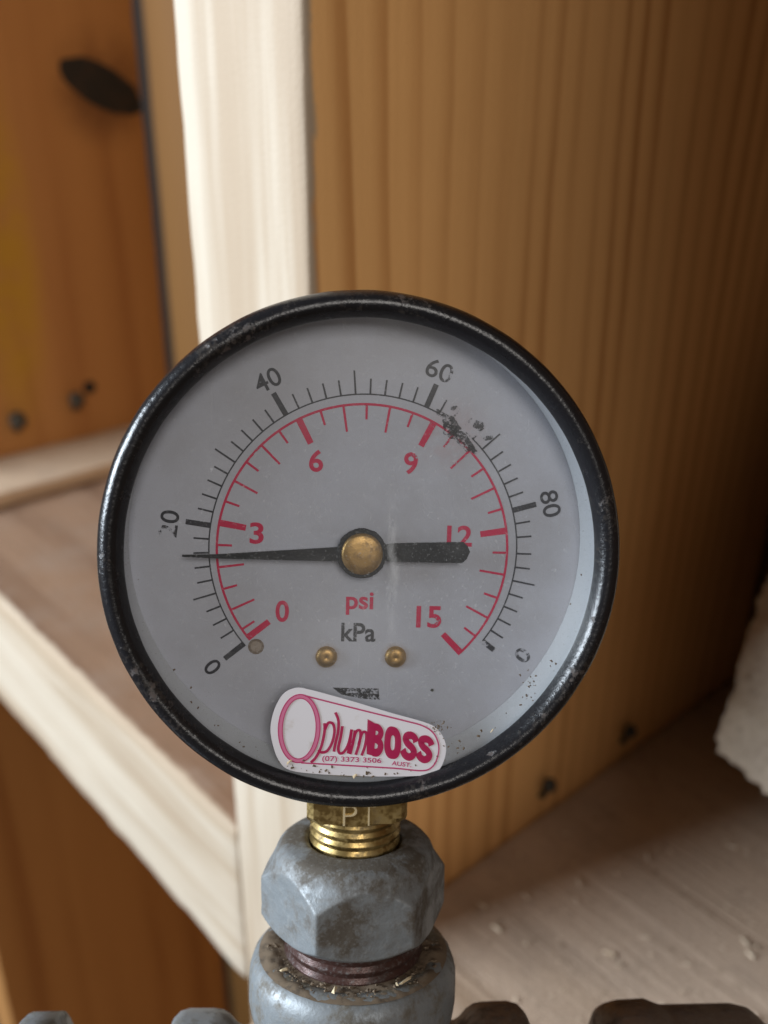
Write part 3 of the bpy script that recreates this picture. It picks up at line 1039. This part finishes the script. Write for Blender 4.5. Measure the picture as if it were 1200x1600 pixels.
# the fittings either side of the tee, mostly below the frame
rv = empty('pipe_valve', GM, label='brown iron pipe fitting at the bottom right edge of the picture', category='pipe fitting')
v, f = rev([(10.3, 27.5), (10.3, 41.2)], 'x', 64)
new('nipple', [p + Vector((0, 0, ZA - 1.6)) * MM for p in v], f, 'brown_iron', rv, True)
v, f = rev([(10.5, 41.0), (14.2, 41.2), (16.0, 42.2), (16.5, 43.2), (16.9, 45.0), (16.9, 49.2), (16.3, 50.6), (15.9, 52.0), (15.9, 64.0), (15.4, 66.0), (13.5, 68.0), (12.5, 69.5), (12.5, 95)], 'x', 96, lumpy)
new('valve_body', [p + Vector((0, 0, ZA - 1.6)) * MM for p in v], f, 'brown_iron', rv, True)
lv = empty('pipe_union', GM, label='bluish grey pipe collar at the bottom left corner of the picture', category='pipe fitting')
v, f = rev([(10.3, -27.5), (10.3, -44)], 'x', 64)
new('nipple', [p + Vector((0, 0, ZA)) * MM for p in v], f, 'galv', lv, True)
v, f = rev([(10.4, -45.6), (15.2, -45.8), (15.8, -46.3), (15.8, -51.0), (15.2, -51.6), (11.5, -51.8), (11.5, -85)], 'x', 96, lumpy)
new('collar', [p + Vector((0, 0, ZA)) * MM for p in v], f, 'galv', lv, True)

# loose dirt: on the tee rim, on the bush, and along the foot of the lens
up = GM.to_3x3() @ Vector((0, 0, 1))
verts, faces = [], []
NA, NR = 160, 12
for k in range(NR):
    r = 10.4 + 4.0 * k / (NR - 1)
    for i in range(NA):
        th = 2 * math.pi * i / NA
        q = Vector((r * math.sin(th), -r * math.cos(th), 0))
        cov = noise.fractal(q * 0.22 + Vector((3, 1, 0)), 0.9, 2, 3)
        hgt = (0.55 * cov + 0.25 * noise.fractal(q * 1.1, 0.8, 2, 3)) * math.sin(math.pi * (k + 0.4) / NR) - 0.02
        prof_z = -62.2 - max(0.0, (r - 12.8)) ** 2 * 0.16
        verts.append(Vector((q.x, q.y, prof_z + hgt)) * MM)
for k in range(NR - 1):
    for i in range(NA):
        j = (i + 1) % NA
        faces.append((k * NA + i, k * NA + j, (k + 1) * NA + j, (k + 1) * NA + i))
new('rim_dirt', verts, faces, 'dirt', te, True, kind='stuff')
sp = []
for i in range(160):
    a = random.uniform(-1.9, 1.9)
    r = random.uniform(10.9, 13.6)
    sp.append((Vector((r * math.sin(a), -r * math.cos(a), -62.1)) * MM, random.choice((0.3, 0.4, 0.5, 0.8))))
o = chips('loose_grit', sp, 'dirt', 0.0005, None, None, parent=te, grain=True)
sp = [(Vector((12.3 * math.sin(a), -12.3 * math.cos(a), -61.9)) * MM, s) for a, s in ((-1.0, 0.8), (-0.25, 1.0), (0.5, 0.8), (0.62, 0.9))]
chips('wood_shavings', sp, 'straw', 0.0009, None, None, parent=te)
sp = []
for i in range(70):
    a = random.gauss(0.15, 0.55)
    r = 31.2 - abs(random.gauss(0, 0.8))
    sp.append((Vector((r * math.sin(a), -10.15, -r * math.cos(a))) * MM, random.choice((0.5, 0.7, 1.0))))
for i in range(40):
    sp.append((Vector((10.9 + random.gauss(0, 0.8), -10.15, -24.2 + random.gauss(0, 0.55))) * MM, random.choice((0.4, 0.6))))
for i in range(24):
    sp.append((Vector((23.6 + random.gauss(0, 0.7), -10.12, -18.0 + random.gauss(0, 1.2))) * MM, random.choice((0.4, 0.6))))
chips('lens_grit', sp, 'dirt', 0.00030, None, None, up=(0, -1, 0), parent=g, grain=True)
sp = [(Vector((x, -10.25, z)) * MM, s) for x, z, s in ((-0.6, -31.0, 0.6), (-9.8, -28.9, 0.5), (18.5, -24.5, 0.4))]
chips('lens_shavings', sp, 'straw', 0.0009, None, None, up=(0, -1, 0), parent=g)
